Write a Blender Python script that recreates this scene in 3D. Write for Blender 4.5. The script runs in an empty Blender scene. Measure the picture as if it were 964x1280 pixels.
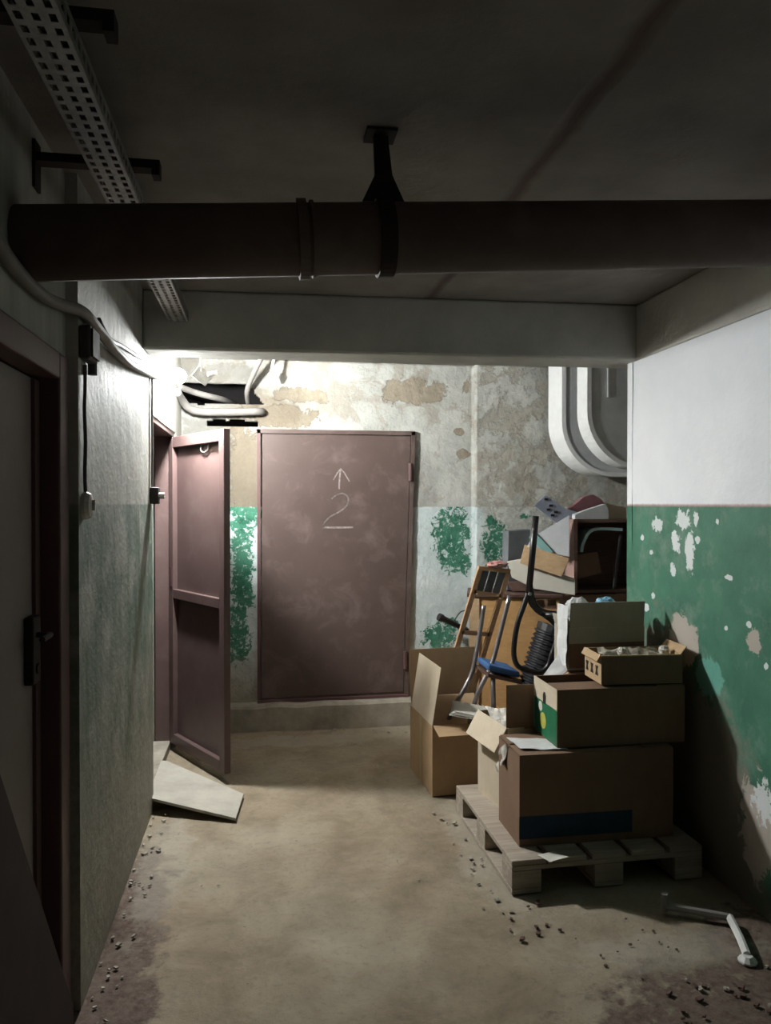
import bpy, math, random
from mathutils import Vector, Matrix, noise
random.seed(7)
S = bpy.context.scene
C = S.collection
# ------------------------------------------------------------------ camera
F, CX, CY, H = 960.0, 482.0, 640.0, 1.5
YAW, PITCH = math.radians(9.0), math.atan(10 / 960)
cam_d = bpy.data.cameras.new('camera'); cam = bpy.data.objects.new('camera', cam_d); C.objects.link(cam)
cam_d.sensor_fit = 'VERTICAL'; cam_d.sensor_height = 24.0; cam_d.lens = 24.0 * F / 1280.0
cam_d.clip_start = 0.02
cam.location = (0, 0, H)
cam.rotation_euler = (math.pi / 2 - PITCH, 0, -YAW)
S.camera = cam
# ------------------------------------------------------------------ world: dim reddish ambient added to lift and tint the dark areas
w = bpy.data.worlds.new('world'); S.world = w; w.use_nodes = True
bg = w.node_tree.nodes['Background']
bg.inputs[0].default_value = (1.0, 0.52, 0.50, 1); bg.inputs[1].default_value = 0.013
LAMP_STRENGTH = 1150.0
S.view_settings.view_transform = 'Standard'; S.view_settings.look = 'None'
S.view_settings.gamma = 1; S.view_settings.use_curve_mapping = False
S.view_settings.exposure = 1.55

# ------------------------------------------------------------------ helpers
def ray(x, y):
    d = Vector(((x - CX) / F, 1.0, -(y - CY) / F))
    return Matrix.Rotation(-YAW, 3, 'Z') @ (Matrix.Rotation(-PITCH, 3, 'X') @ d)
def at(x, y, ax, v):
    r = ray(x, y); o = Vector((0, 0, H)); t = (v - o[ax]) / r[ax]
    return o + r * t
W = {}
class MB:
    def __init__(s): s.v = []; s.f = []
    def add(s, vs, fs, M=None):
        n = len(s.v)
        s.v += [tuple(M @ Vector(p)) if M is not None else tuple(p) for p in vs]
        s.f += [tuple(i + n for i in f) for f in fs]
        return s
    def box(s, a, b, M=None):
        (x0, y0, z0), (x1, y1, z1) = a, b
        return s.add([(x0,y0,z0),(x1,y0,z0),(x1,y1,z0),(x0,y1,z0),(x0,y0,z1),(x1,y0,z1),(x1,y1,z1),(x0,y1,z1)],
            [(0,3,2,1),(4,5,6,7),(0,1,5,4),(1,2,6,5),(2,3,7,6),(3,0,4,7)], M)
    def prism(s, pts, off, M=None):
        n = len(pts); off = Vector(off)
        vs = [Vector(p) for p in pts]; vs = vs + [p + off for p in vs]
        fs = [tuple(range(n))[::-1], tuple(range(n, 2 * n))] + [(i, (i + 1) % n, n + (i + 1) % n, n + i) for i in range(n)]
        return s.add(vs, fs, M)
    def tube(s, path, r, n=10, caps=True, M=None):
        P = [Vector(p) for p in path]; R = r if isinstance(r, (list, tuple)) else [r] * len(P)
        vs = []; fs = []
        t0 = (P[1] - P[0]).normalized()
        up = Vector((0, 0, 1)) if abs(t0.z) < .9 else Vector((1, 0, 0))
        a = t0.cross(up).normalized()
        for i, p in enumerate(P):
            t = ((P[min(i + 1, len(P) - 1)] - P[max(i - 1, 0)])).normalized()
            a = (a - t * a.dot(t)).normalized(); b = t.cross(a)
            for k in range(n):
                q = 2 * math.pi * k / n
                vs.append(p + (a * math.cos(q) + b * math.sin(q)) * R[i])
        for i in range(len(P) - 1):
            for k in range(n):
                fs.append((i*n+k, i*n+(k+1)%n, (i+1)*n+(k+1)%n, (i+1)*n+k))
        if caps:
            fs.append(tuple(range(n))[::-1]); fs.append(tuple(range((len(P)-1)*n, len(P)*n)))
        return s.add(vs, fs, M)
    def lathe(s, prof, M=None, n=20):
        vs = []; fs = []
        for r, z in prof:
            for k in range(n):
                q = 2 * math.pi * k / n; vs.append((r * math.cos(q), r * math.sin(q), z))
        for i in range(len(prof) - 1):
            for k in range(n): fs.append((i*n+k, i*n+(k+1)%n, (i+1)*n+(k+1)%n, (i+1)*n+k))
        fs.append(tuple(range(n))[::-1]); fs.append(tuple(range((len(prof)-1)*n, len(prof)*n)))
        return s.add(vs, fs, M)
def smooth_path(pts, k=5):
    P = [Vector(p) for p in pts]; out = []
    for i in range(len(P) - 1):
        p0 = P[max(i-1,0)]; p1 = P[i]; p2 = P[i+1]; p3 = P[min(i+2,len(P)-1)]
        for j in range(k):
            t = j / k
            out.append(.5*((2*p1)+(p2-p0)*t+(2*p0-5*p1+4*p2-p3)*t*t+(3*p1-p0-3*p2+p3)*t**3))
    out.append(P[-1]); return out
def mk(name, mb, mat, parent=None, local=False, smooth=False, bevel=0, solid=0, auto=None):
    if parent is not None:
        M = Matrix.Identity(4) if local else W[parent].inverted(); loc = Vector((0, 0, 0))
        wm = W[parent]
    else:
        xs = [p[0] for p in mb.v]; ys = [p[1] for p in mb.v]; zs = [p[2] for p in mb.v]
        loc = Vector(((min(xs)+max(xs))/2, (min(ys)+max(ys))/2, min(zs))); M = Matrix.Translation(-loc); wm = Matrix.Translation(loc)
    me = bpy.data.meshes.new(name); me.from_pydata([M @ Vector(p) for p in mb.v], [], mb.f); me.validate(); me.update()
    me.materials.append(mat)
    if smooth:
        for p in me.polygons: p.use_smooth = True
    o = bpy.data.objects.new(name, me); C.objects.link(o); o.location = loc
    if parent is not None: o.parent = parent
    W[o] = wm
    if solid:
        m = o.modifiers.new('solid', 'SOLIDIFY'); m.thickness = solid; m.offset = 0
    if bevel:
        m = o.modifiers.new('bevel', 'BEVEL'); m.width = bevel; m.segments = 2; m.limit_method = 'ANGLE'
    return o
def tag(o, label, cat=None, group=None, kind=None):
    o['label'] = label
    if cat: o['category'] = cat
    if group: o['group'] = group
    if kind: o['kind'] = kind
    return o
def thing(name, label, cat, loc=(0,0,0), rz=0, group=None, tilt=(0,0)):
    o = bpy.data.objects.new(name, None); C.objects.link(o); o.empty_display_size = .1
    o.location = loc; o.rotation_euler = (tilt[0], tilt[1], rz)
    W[o] = Matrix.Translation(loc) @ o.rotation_euler.to_matrix().to_4x4()
    return tag(o, label, cat, group)
def struct(o, label=None):
    o['kind'] = 'structure'
    if label: o['label'] = label
    return o
def sroot(name, label, loc=(0,0,0)):
    o = bpy.data.objects.new(name, None); C.objects.link(o); o.empty_display_size = .1; o.location = loc
    W[o] = Matrix.Translation(loc); return struct(o, label)

# ------------------------------------------------------------------ materials
class NT:
    def __init__(s, name, rough=.8, metal=0, spec=.3):
        s.m = bpy.data.materials.new(name); s.m.use_nodes = True; s.t = s.m.node_tree
        s.b = s.t.nodes['Principled BSDF']
        s.b.inputs['Roughness'].default_value = rough; s.b.inputs['Metallic'].default_value = metal
        s.b.inputs['Specular IOR Level'].default_value = spec
        s._pos = None
    def put(s, sock, v):
        if isinstance(v, bpy.types.NodeSocket): s.t.links.new(v, sock)
        else:
            if isinstance(v, (tuple, list)) and len(v) == 3 and sock.type == 'RGBA': v = (*v, 1)
            sock.default_value = v
    def node(s, ty, ins={}, out=0, **props):
        n = s.t.nodes.new(ty)
        for k, v in props.items(): setattr(n, k, v)
        for k, v in ins.items(): s.put(n.inputs[k], v)
        return n.outputs[out]
    @property
    def pos(s):
        if s._pos is None: s._pos = s.node('ShaderNodeNewGeometry')
        return s._pos
    @property
    def obj(s): return s.node('ShaderNodeTexCoord', out=3)
    def math(s, op, a, b=0.0, c=0.0, clamp=False):
        return s.node('ShaderNodeMath', {0: a, 1: b, 2: c}, operation=op, use_clamp=clamp)
    def noise(s, scale, detail=4, rough=.6, vec=None, dist=0, stretch=None):
        v = s.pos if vec is None else vec
        if stretch: v = s.node('ShaderNodeVectorMath', {0: v, 1: stretch}, operation='MULTIPLY')
        return s.node('ShaderNodeTexNoise', {'Vector': v, 'Scale': scale, 'Detail': detail, 'Roughness': rough, 'Distortion': dist})
    def ramp(s, x, lo, hi, a=0.0, b=1.0):
        return s.node('ShaderNodeMapRange', {0: x, 1: lo, 2: hi, 3: a, 4: b}, clamp=True)
    def mix(s, f, a, b):
        n = s.t.nodes.new('ShaderNodeMix'); n.data_type = 'RGBA'
        s.put(n.inputs[0], f); s.put(n.inputs[6], a); s.put(n.inputs[7], b)
        return n.outputs[2]
    def axis(s, k):
        return s.node('ShaderNodeSeparateXYZ', {0: s.pos}, out=k)
    def blob(s, c, r, nz, amp=.6, soft=.06):
        d = s.node('ShaderNodeVectorMath', {0: s.pos, 1: tuple(c)}, operation='SUBTRACT')
        d = s.node('ShaderNodeVectorMath', {0: d, 1: tuple(1/q if q else 0 for q in r)}, operation='MULTIPLY')
        l = s.node('ShaderNodeVectorMath', {0: d}, out=1, operation='LENGTH')
        q = s.math('ADD', l, s.math('MULTIPLY', s.math('SUBTRACT', nz, .5), amp * 4))
        return s.ramp(q, 1 + soft, 1 - soft)
    def blobs(s, lst, nz, amp=.6, soft=.06):
        out = None
        for c, r in lst:
            k = s.blob(c, r, nz, amp, soft)
            out = k if out is None else s.math('MAXIMUM', out, k)
        return out
    def done(s, col, bump=None, strength=.3, dist=.01):
        s.put(s.b.inputs['Base Color'], col)
        if bump is not None:
            s.put(s.b.inputs['Normal'], s.node('ShaderNodeBump', {'Height': bump, 'Strength': strength, 'Distance': dist}))
        return s.m
def plain(name, col, rough=.6, metal=0, var=.25, scale=8, spec=.3, bump=.1, stretch=None, col2=None):
    n = NT(name, rough, metal, spec); v = n.obj
    k = n.noise(scale, 5, .65, v, stretch=stretch)
    c2 = col2 or tuple(c * (1 - var) for c in col)
    return n.done(n.mix(n.ramp(k, .35, .65), c2, col), k, bump, .01)

# pixel patches on a plane: centre pixel, half size in pixels -> world centre, radii
def patch(x, y, rx, ry, ax, v):
    c = at(x, y, ax, v); e = at(x + rx, y, ax, v); g = at(x, y + ry, ax, v)
    o = 1 if ax == 0 else 0
    r = [0, 0, 0]; r[o] = abs(e[o] - c[o]); r[2] = abs(g[2] - c[2])
    return c, r
LX, RX, BY, CZ = -.54, 1.8, 5.25, 2.47

def back_wall_material():
    n = NT('back_wall_plaster', .9, 0, .15)
    z = n.axis(2); big = n.noise(1.6, 5, .6); mid = n.noise(6, 6, .65); fin = n.noise(26, 6, .7); edge = n.noise(9, 8, .7)
    white = n.mix(n.ramp(mid, .3, .7), (.33, .335, .31), (.48, .485, .455))
    sand = n.mix(n.ramp(fin, .3, .7), (.22, .19, .145), (.30, .265, .205))
    loose = n.ramp(n.noise(3.4, 9, .66, dist=.6), .52, .56)
    col = n.mix(n.math('MULTIPLY', loose, .55), white, sand)
    bare = n.blobs([patch(*q, 1, BY) for q in [(512, 490, 38, 17), (540, 492, 18, 13), (375, 495, 34, 9), (355, 520, 40, 14), (312, 590, 26, 62), (575, 540, 8, 5), (578, 568, 10, 5), (583, 483, 5, 9)]], edge, .75, .05)
    col = n.mix(bare, col, sand)
    flaky = n.math('MULTIPLY', n.ramp(n.axis(0), 1.42, 1.47), n.ramp(n.noise(5, 10, .74), .49, .55))
    col = n.mix(n.math('MULTIPLY', flaky, .8), col, (.32, .30, .25))
    grey = n.blobs([patch(*q, 1, BY) for q in [(526, 605, 22, 36), (690, 470, 30, 10)]], edge, .35, .25)
    col = n.mix(n.math('MULTIPLY', grey, .7), col, (.27, .27, .25))
    smudge_dimming = n.blobs([patch(*q, 1, BY) for q in [(280, 468, 62, 26), (295, 500, 62, 36), (255, 560, 60, 70), (235, 480, 40, 60)]], edge, .4, .5)  # smudge at the hole; colour also darkened to counter the near bulb's glare
    col = n.mix(n.math('MULTIPLY', smudge_dimming, .85), col, (.065, .06, .052))
    tan = n.blobs([patch(*q, 1, BY) for q in [(308, 590, 34, 66), (345, 515, 46, 24)]], edge, .3, .4)  # tan plaster, its colour darkened to offset strong light from the bulb
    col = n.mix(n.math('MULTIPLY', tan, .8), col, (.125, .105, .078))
    # lower paint
    low = n.ramp(n.math('ADD', z, n.math('MULTIPLY', n.math('SUBTRACT', fin, .5), .02)), 1.483, 1.477)
    pale = n.mix(n.ramp(mid, .3, .7), (.42, .50, .50), (.60, .65, .65))
    gspots = n.blobs([patch(*q, 1, BY) for q in [(303, 640, 24, 24), (302, 715, 14, 66), (298, 790, 14, 36), (564, 672, 20, 38), (572, 700, 14, 16), (617, 680, 17, 24), (610, 650, 6, 8), (652, 645, 7, 4), (550, 797, 20, 16), (566, 780, 8, 10), (640, 690, 6, 8)]], n.noise(16, 9, .75, dist=1), .95, .05)
    speck = n.ramp(n.noise(34, 6, .7), .36, .44)
    green = n.mix(n.ramp(mid, .35, .65), (.022, .115, .07), (.07, .22, .145))
    lo_c = n.mix(n.math('MULTIPLY', gspots, speck), pale, green)
    dirt = n.ramp(n.math('ADD', z, n.math('MULTIPLY', n.math('SUBTRACT', edge, .5), .5)), .55, .2)
    lo_c = n.mix(dirt, lo_c, (.30, .28, .23))
    right = n.math('MULTIPLY', n.ramp(n.axis(0), 1.5, 1.55), n.math('SUBTRACT', 1.0, gspots))
    lo_c = n.mix(n.math('MULTIPLY', right, .75), lo_c, n.mix(n.ramp(fin, .35, .6), (.30, .285, .24), (.48, .48, .43)))
    col = n.mix(low, col, lo_c)
    h = n.math('ADD', n.math('SUBTRACT', n.math('MULTIPLY', fin, .5), n.math('MULTIPLY', n.math('MAXIMUM', bare, flaky), .35)), n.math('MULTIPLY', mid, .8))
    return n.done(col, h, .7, .02)
def right_wall_material():
    n = NT('right_wall_paint', .6, 0, .3)
    z = n.axis(2); mid = n.noise(4, 6, .6); fin = n.noise(30, 6, .7); edge = n.noise(14, 8, .72, dist=.7)
    white = n.mix(n.ramp(n.noise(1.8, 6, .6), .3, .7), (.68, .71, .75), (.80, .82, .85))
    green = n.mix(n.ramp(mid, .32, .68), (.034, .125, .08), (.065, .20, .13))
    green = n.mix(n.math('MULTIPLY', n.ramp(n.noise(7, 6, .7), .5, .7), .6), green, (.20, .27, .22))
    chips = n.blobs([patch(*q, 0, RX) for q in [(853, 650, 9, 12), (862, 688, 6, 26), (845, 678, 6, 12), (842, 712, 3, 9), (822, 656, 6, 10), (870, 648, 3, 9), (897, 652, 2, 5), (808, 760, 3, 5), (872, 675, 3, 4), (817, 745, 2, 4), (815, 690, 2, 3), (803, 672, 2, 3), (912, 722, 4, 3), (908, 785, 2, 3), (936, 780, 3, 4), (957, 833, 3, 4), (955, 1005, 14, 26)]], n.noise(22, 6, .7), .8, .05)
    bare = n.blobs([patch(*q, 0, RX) for q in [(853, 800, 18, 30), (942, 802, 9, 16), (948, 1040, 22, 60)]], edge, .6, .05)
    teal = n.blobs([patch(885, 845, 16, 24, 0, RX)], edge, .5, .1)
    base = n.blobs([patch(*q, 0, RX) for q in [(880, 960, 55, 90), (900, 1080, 60, 110), (830, 900, 40, 120)]], edge, .5, .2)
    lo = n.mix(n.math('MULTIPLY', base, .8), green, (.22, .18, .15))
    lo = n.mix(n.math('MULTIPLY', teal, .7), lo, (.15, .42, .34))
    lo = n.mix(bare, lo, (.42, .38, .33)); lo = n.mix(chips, lo, (.66, .70, .70))
    zz = n.math('ADD', z, n.math('MULTIPLY', n.math('SUBTRACT', fin, .5), .012))
    low = n.ramp(zz, 1.497, 1.492)
    pink = n.math('MULTIPLY', n.ramp(zz, 1.486, 1.492), n.ramp(zz, 1.503, 1.497))
    col = n.mix(low, white, lo)
    col = n.mix(n.math('MULTIPLY', pink, .7), col, (.42, .24, .25))
    h = n.math('SUBTRACT', n.math('ADD', n.math('MULTIPLY', fin, .25), n.math('MULTIPLY', mid, .5)), n.math('MULTIPLY', n.math('MAXIMUM', chips, bare), .3))
    return n.done(col, h, .35, .02)
def left_wall_material():
    n = NT('left_wall_paint', .75, 0, .25)
    z = n.axis(2); mid = n.noise(3.5, 6, .62); fin = n.noise(30, 6, .7); streak = n.noise(5, 6, .65, stretch=(1, 3, .25))
    up = n.mix(n.ramp(streak, .35, .65), (.32, .315, .285), (.42, .415, .375))
    up = n.mix(n.math('MULTIPLY', n.ramp(mid, .55, .75), .6), up, (.34, .32, .25))
    lo = n.mix(n.ramp(streak, .35, .62), (.10, .145, .11), (.19, .225, .185))
    lo = n.mix(n.math('MULTIPLY', n.ramp(mid, .48, .62), .75), lo, (.36, .36, .32))
    dirt = n.ramp(n.math('ADD', z, n.math('MULTIPLY', n.math('SUBTRACT', n.noise(5, 6, .7), .5), 1.3)), 1.0, .35)
    lo = n.mix(n.math('MULTIPLY', dirt, .85), lo, n.mix(n.ramp(fin, .3, .7), (.24, .22, .18), (.38, .36, .31)))
    low = n.ramp(n.math('ADD', z, n.math('MULTIPLY', n.math('SUBTRACT', fin, .5), .02)), 1.503, 1.495)
    col = n.mix(low, up, lo)
    return n.done(col, n.math('ADD', n.math('MULTIPLY', fin, .4), mid), .5, .02)
def floor_material():
    n = NT('floor_concrete', .85, 0, .2)
    big = n.noise(1.1, 6, .6); mid = n.noise(4.5, 7, .68, dist=.4); fin = n.noise(38, 7, .75)
    col = n.mix(n.ramp(mid, .33, .67), (.19, .150, .102), (.31, .255, .18))
    col = n.mix(n.math('MULTIPLY', n.ramp(big, .45, .65), .5), col, (.40, .37, .29))
    col = n.mix(n.math('MULTIPLY', n.ramp(fin, .52, .7), .5), col, (.14, .12, .09))
    e = n.noise(8, 8, .7)
    mud_vignette = n.blobs([((1.45, 1.9, 0), (.55, .42, 9)), ((1.75, 2.3, 0), (.3, .3, 9)), ((-.5, 2.3, 0), (.16, 1.2, 9))], e, .6, .15)  # reddish dirt, colour deepened further for the dim lower corner
    col = n.mix(n.math('MULTIPLY', mud_vignette, .9), col, n.mix(n.ramp(fin, .35, .6), (.06, .036, .031), (.15, .11, .09)))
    pale = n.blobs([((.3, 4.9, 0), (.5, .12, 9)), ((1.35, 2.4, 0), (.3, .10, 9)), ((.95, 3.2, 0), (.12, .6, 9)), ((-.42, 3.3, 0), (.10, .5, 9))], e, .7, .2)
    col = n.mix(n.math('MULTIPLY', pale, .4), col, (.38, .35, .29))
    return n.done(col, n.math('ADD', n.math('MULTIPLY', fin, .5), mid), .6, .02)
def ceiling_material():
    n = NT('ceiling_whitewash', .95, 0, .1)
    k = n.noise(2.2, 6, .6); f = n.noise(20, 5, .7)
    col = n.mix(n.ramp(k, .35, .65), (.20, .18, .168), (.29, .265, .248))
    j = n.math('ABSOLUTE', n.math('ADD', n.math('SUBTRACT', n.axis(0), .775), n.math('MULTIPLY', n.math('SUBTRACT', n.noise(3, 4, .6), .5), .06)))
    jm = n.ramp(j, .035, .006)
    col = n.mix(n.math('MULTIPLY', jm, .75), col, (.12, .08, .07))
    return n.done(col, n.math('SUBTRACT', n.math('MULTIPLY', f, .4), jm), .4, .02)
def beam_material():
    n = NT('beam_whitewash', .95, 0, .1)
    k = n.noise(3, 6, .6); f = n.noise(24, 5, .7)
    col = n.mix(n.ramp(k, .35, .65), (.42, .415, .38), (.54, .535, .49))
    sp = n.ramp(n.noise(7, 6, .75), .67, .72)
    col = n.mix(n.math('MULTIPLY', sp, .7), col, (.16, .12, .10))
    return n.done(col, f, .3, .015)
def rust_paint(name, a, b, rough=.45, wear=(.24, .19, .175), amount=.35):
    n = NT(name, rough, 0, .4); k = n.noise(2.4, 6, .62); f = n.noise(45, 5, .7); s = n.noise(6, 6, .65, dist=.5)
    col = n.mix(n.ramp(k, .3, .7), a, b)
    col = n.mix(n.math('MULTIPLY', n.ramp(s, .52, .75), amount), col, wear)
    return n.done(col, n.math('ADD', n.math('MULTIPLY', f, .25), n.math('MULTIPLY', k, .5)), .25, .01)
def cardboard(name, a, rough=.85):
    n = NT(name, rough, 0, .15); v = n.obj
    k = n.noise(5, 5, .6, v); f = n.noise(60, 4, .7, v, stretch=(1, 1, .15))
    col = n.mix(n.ramp(k, .3, .7), tuple(c * .8 for c in a), a)
    col = n.mix(n.math('MULTIPLY', n.ramp(f, .45, .7), .25), col, tuple(c * .65 for c in a))
    return n.done(col, f, .12, .004)
def wood(name, a, b, rough=.7):
    n = NT(name, rough, 0, .25); v = n.obj
    g = n.noise(14, 6, .65, v, dist=.8, stretch=(.25, 3, 3)); k = n.noise(4, 4, .6, v)
    col = n.mix(n.ramp(g, .35, .65), a, b)
    col = n.mix(n.math('MULTIPLY', n.ramp(k, .5, .7), .4), col, tuple(q * .6 for q in a))
    return n.done(col, g, .25, .005)
M = dict(
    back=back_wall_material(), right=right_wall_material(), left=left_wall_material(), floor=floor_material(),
    ceil=ceiling_material(), beam=beam_material(),
    void=plain('painted_darkness', (.008, .007, .007), .95),  # near-black colour stands in for darkness inside the shaft and side room
    sill=plain('sill_concrete', (.36, .33, .27), .9, var=.4, scale=6, bump=.5),
    maroon=rust_paint('maroon_steel_paint', (.066, .044, .039), (.090, .063, .056)),
    maroon2=rust_paint('maroon_door_paint', (.085, .053, .050), (.115, .078, .073), .38, amount=.2),
    darkdoor=rust_paint('dark_brown_frame_paint', (.085, .045, .045), (.11, .06, .058), .5, amount=.1),
    leaf=rust_paint('grey_brown_door_leaf', (.17, .135, .128), (.22, .18, .17), .6, amount=.2),
    pipe=rust_paint('rusty_brown_pipe', (.10, .07, .062), (.17, .13, .115), .75, (.25, .22, .19), .3),
    strap=plain('blackened_iron', (.045, .035, .033), .8, .3),
    galv=plain('galvanised_steel', (.34, .335, .32), .55, .6, .3, 30),
    duct=plain('duct_sheet_metal', (.56, .58, .59), .55, .2, .25, 4),
    ductedge=plain('duct_lit_edge', (.72, .73, .73), .6, 0, .12, 6),
    cable=plain('pale_cable_sheath', (.22, .205, .19), .6), oldpipe=plain('dusty_old_pipe', (.15, .14, .13), .8),
    darkcable=plain('dark_cable_sheath', (.05, .045, .045), .6),
    whiteplastic=plain('aged_white_plastic', (.58, .56, .52), .45, 0, .15),
    blackplastic=plain('black_plastic', (.016, .016, .019), .4, 0, .2, spec=.5),
    chalk=plain('chalk', (.30, .265, .25), .95, 0, .45, 60),
    cb=cardboard('tan_cardboard', (.47, .33, .195)), cb2=cardboard('brown_cardboard', (.21, .135, .09)),
    cb3=cardboard('pale_cardboard', (.58, .50, .38)), cb4=cardboard('greyed_cardboard', (.40, .36, .29)),
    tape=plain('packing_tape', (.42, .33, .17), .3, 0, .15), blueband=plain('dark_blue_print', (.022, .045, .075), .8),
    greenprint=plain('green_print', (.02, .15, .07), .5, 0, .35, 9), yellowprint=plain('yellow_print', (.50, .46, .10), .5),
    blackprint=plain('black_print', (.02, .017, .016), .8),
    paper=plain('crumpled_paper', (.62, .60, .54), .9, 0, .2), film=plain('white_plastic_film', (.68, .69, .69), .35, 0, .12, spec=.5),
    bluefilm=plain('light_blue_plastic', (.22, .48, .66), .35, 0, .3), cyanfilm=plain('pale_cyan_plastic', (.45, .66, .70), .35, 0, .25),
    pallet=wood('weathered_pallet_wood', (.27, .225, .18), (.40, .35, .29), .9),
    veneer=wood('orange_tan_veneer', (.54, .31, .125), (.62, .38, .17), .5), chairwood=wood('chair_wood', (.34, .20, .11), (.45, .28, .16), .6),
    brownwood=wood('dark_brown_wood', (.085, .05, .04), (.13, .08, .065), .5), pinkedge=wood('lit_pinkish_wood', (.27, .17, .145), (.34, .22, .19), .7),
    whiteboard=plain('off_white_board', (.66, .64, .56), .6, 0, .12), tanboard=wood('tan_board', (.50, .34, .19), (.58, .41, .25), .7),
    greypanel=plain('grey_white_panel', (.50, .52, .54), .6, 0, .15), slate=plain('slate_grey_panel', (.13, .14, .15), .6),
    lilac=plain('blue_grey_plastic', (.33, .37, .46), .5), plum=plain('plum_fabric', (.22, .10, .11), .85),
    tube=plain('black_steel_tube', (.02, .019, .02), .35, .2, spec=.6), chrome=plain('worn_chrome_tube', (.40, .38, .39), .35, .8),
    seat=plain('blue_seat_fabric', (.05, .12, .28), .9), tealsheet=plain('teal_sheet', (.22, .42, .40), .5),
    ramp=plain('ramp_board_grey', (.42, .395, .34), .8, 0, .25, 5), darkslab=plain('dark_brown_slab', (.045, .028, .027), .8),
    rubble=plain('rubble', (.42, .39, .33), .95, 0, .5, 30), brick=plain('reddish_rubble', (.14, .08, .065), .95, 0, .4, 30),
    pinkcloth=plain('pinkish_cloth', (.55, .40, .37), .9, col2=(.45, .16, .15)), ceramic=plain('white_ceramic', (.75, .75, .73), .35),
)
def bulb_mat():
    m = bpy.data.materials.new('lit_bulb'); m.use_nodes = True; t = m.node_tree; t.nodes.clear()
    e = t.nodes.new('ShaderNodeEmission'); o = t.nodes.new('ShaderNodeOutputMaterial')
    e.inputs[0].default_value = (.98, 1.0, .985, 1); e.inputs[1].default_value = LAMP_STRENGTH
    t.links.new(e.outputs[0], o.inputs[0]); return m
M['bulb'] = bulb_mat()

# ------------------------------------------------------------------ the setting
def grid(u0, u1, v0, v1, step, fn, keep=None):
    mb = MB(); nu = max(1, round((u1-u0)/step)); nv = max(1, round((v1-v0)/step))
    for j in range(nv + 1):
        for i in range(nu + 1):
            mb.v.append(tuple(fn(u0 + (u1-u0)*i/nu, v0 + (v1-v0)*j/nv)))
    for j in range(nv):
        for i in range(nu):
            if keep and not keep(u0 + (u1-u0)*(i+.5)/nu, v0 + (v1-v0)*(j+.5)/nv): continue
            a = j*(nu+1)+i; mb.f.append((a, a+1, a+nu+2, a+nu+1))
    return mb
def nz(x, y, z, s): return noise.noise(Vector((x*s, y*s, z*s)))
# floor
fl = grid(-1.9, 3.8, -1.6, 5.5, .04, lambda x, y: (x, y, .006*nz(x, y, 3, 2.5) + .003*nz(x, y, 9, 11) - .006))
struct(mk('floor', fl, M['floor'], smooth=True), 'worn dusty concrete floor')
# ceiling
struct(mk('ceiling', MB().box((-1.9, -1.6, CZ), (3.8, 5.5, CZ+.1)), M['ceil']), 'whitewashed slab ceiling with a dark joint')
# back wall with a pipe hole and a slot knocked through it
def inhole(x, z):
    q = nz(x, z, 5, 9) * .012
    a = -.60 < x < -.005 + q and 2.165 + q < z < 2.305 + q and not (x > -.10 and z > 2.305 - (x + .10) * 1.3)
    b = -.375 + q < x < -.035 + q and 2.015 + q*.5 < z < 2.062 + q*.5
    return a or b
def bw(x, z):
    y = BY - .004 + .006*nz(x, z, 1, 5) + .003*nz(x, z, 2, 17)
    if x > 1.45: y -= .05 * min(1, (x-1.45)/.012)
    return (x, y, z)
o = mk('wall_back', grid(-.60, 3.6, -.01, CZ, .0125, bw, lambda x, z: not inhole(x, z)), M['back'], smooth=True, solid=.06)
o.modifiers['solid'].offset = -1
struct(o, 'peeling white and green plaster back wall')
nb = MB()
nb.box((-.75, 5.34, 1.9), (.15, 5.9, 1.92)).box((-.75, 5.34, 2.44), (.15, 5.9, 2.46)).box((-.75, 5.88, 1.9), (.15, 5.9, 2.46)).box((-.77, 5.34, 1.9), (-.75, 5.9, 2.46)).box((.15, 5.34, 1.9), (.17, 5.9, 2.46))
struct(mk('wall_shaft', nb, M['void']), 'shaft behind the pipe hole, coloured near black for darkness')
# left wall with two door openings
lw = MB(); T = -.70
NX = -.575
for y0, y1, z0, z1, xx in [(-1.6, 1.28, 0, CZ, NX), (1.28, 2.36, 1.92, CZ, NX), (2.36, 2.38, 0, CZ, NX), (2.38, 3.9, 0, CZ, LX), (3.9, 4.9, 1.95, CZ, LX), (4.9, 5.3, 0, CZ, LX)]:
    lw.box((T, y0, z0 - .01), (xx, y1, z1))
struct(mk('wall_left', lw, M['left']), 'grimy left wall, grey white above and green below')
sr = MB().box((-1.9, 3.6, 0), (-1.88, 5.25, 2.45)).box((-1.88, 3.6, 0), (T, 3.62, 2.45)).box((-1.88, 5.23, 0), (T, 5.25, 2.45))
struct(mk('wall_side_room', sr, M['void']), 'side room walls coloured near black for darkness')
# right wall
rw = grid(-1.6, 3.61, -.01, 2.2, .05, lambda y, z: (RX + .005*nz(4, y, z, 3), y, z))
n0 = len(rw.v)
rwb = MB(); rwb.v = list(rw.v); rwb.f = [f[::-1] for f in rw.f]
rwb.box((RX + .012, -1.6, -.01), (RX + .2, 3.61, 2.2))
rwb.box((RX - .002, 3.56, -.01), (RX + .03, 3.612, 2.2))
struct(mk('wall_right', rwb, M['right']), 'right wall painted white above a chipped green dado')
struct(mk('wall_alcove', MB().box((RX+.2, 3.41, -.01), (3.6, 3.61, CZ)).box((3.6, 3.41, -.01), (3.7, 5.3, CZ)), M['beam']), 'alcove walls behind the right wall end')
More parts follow.
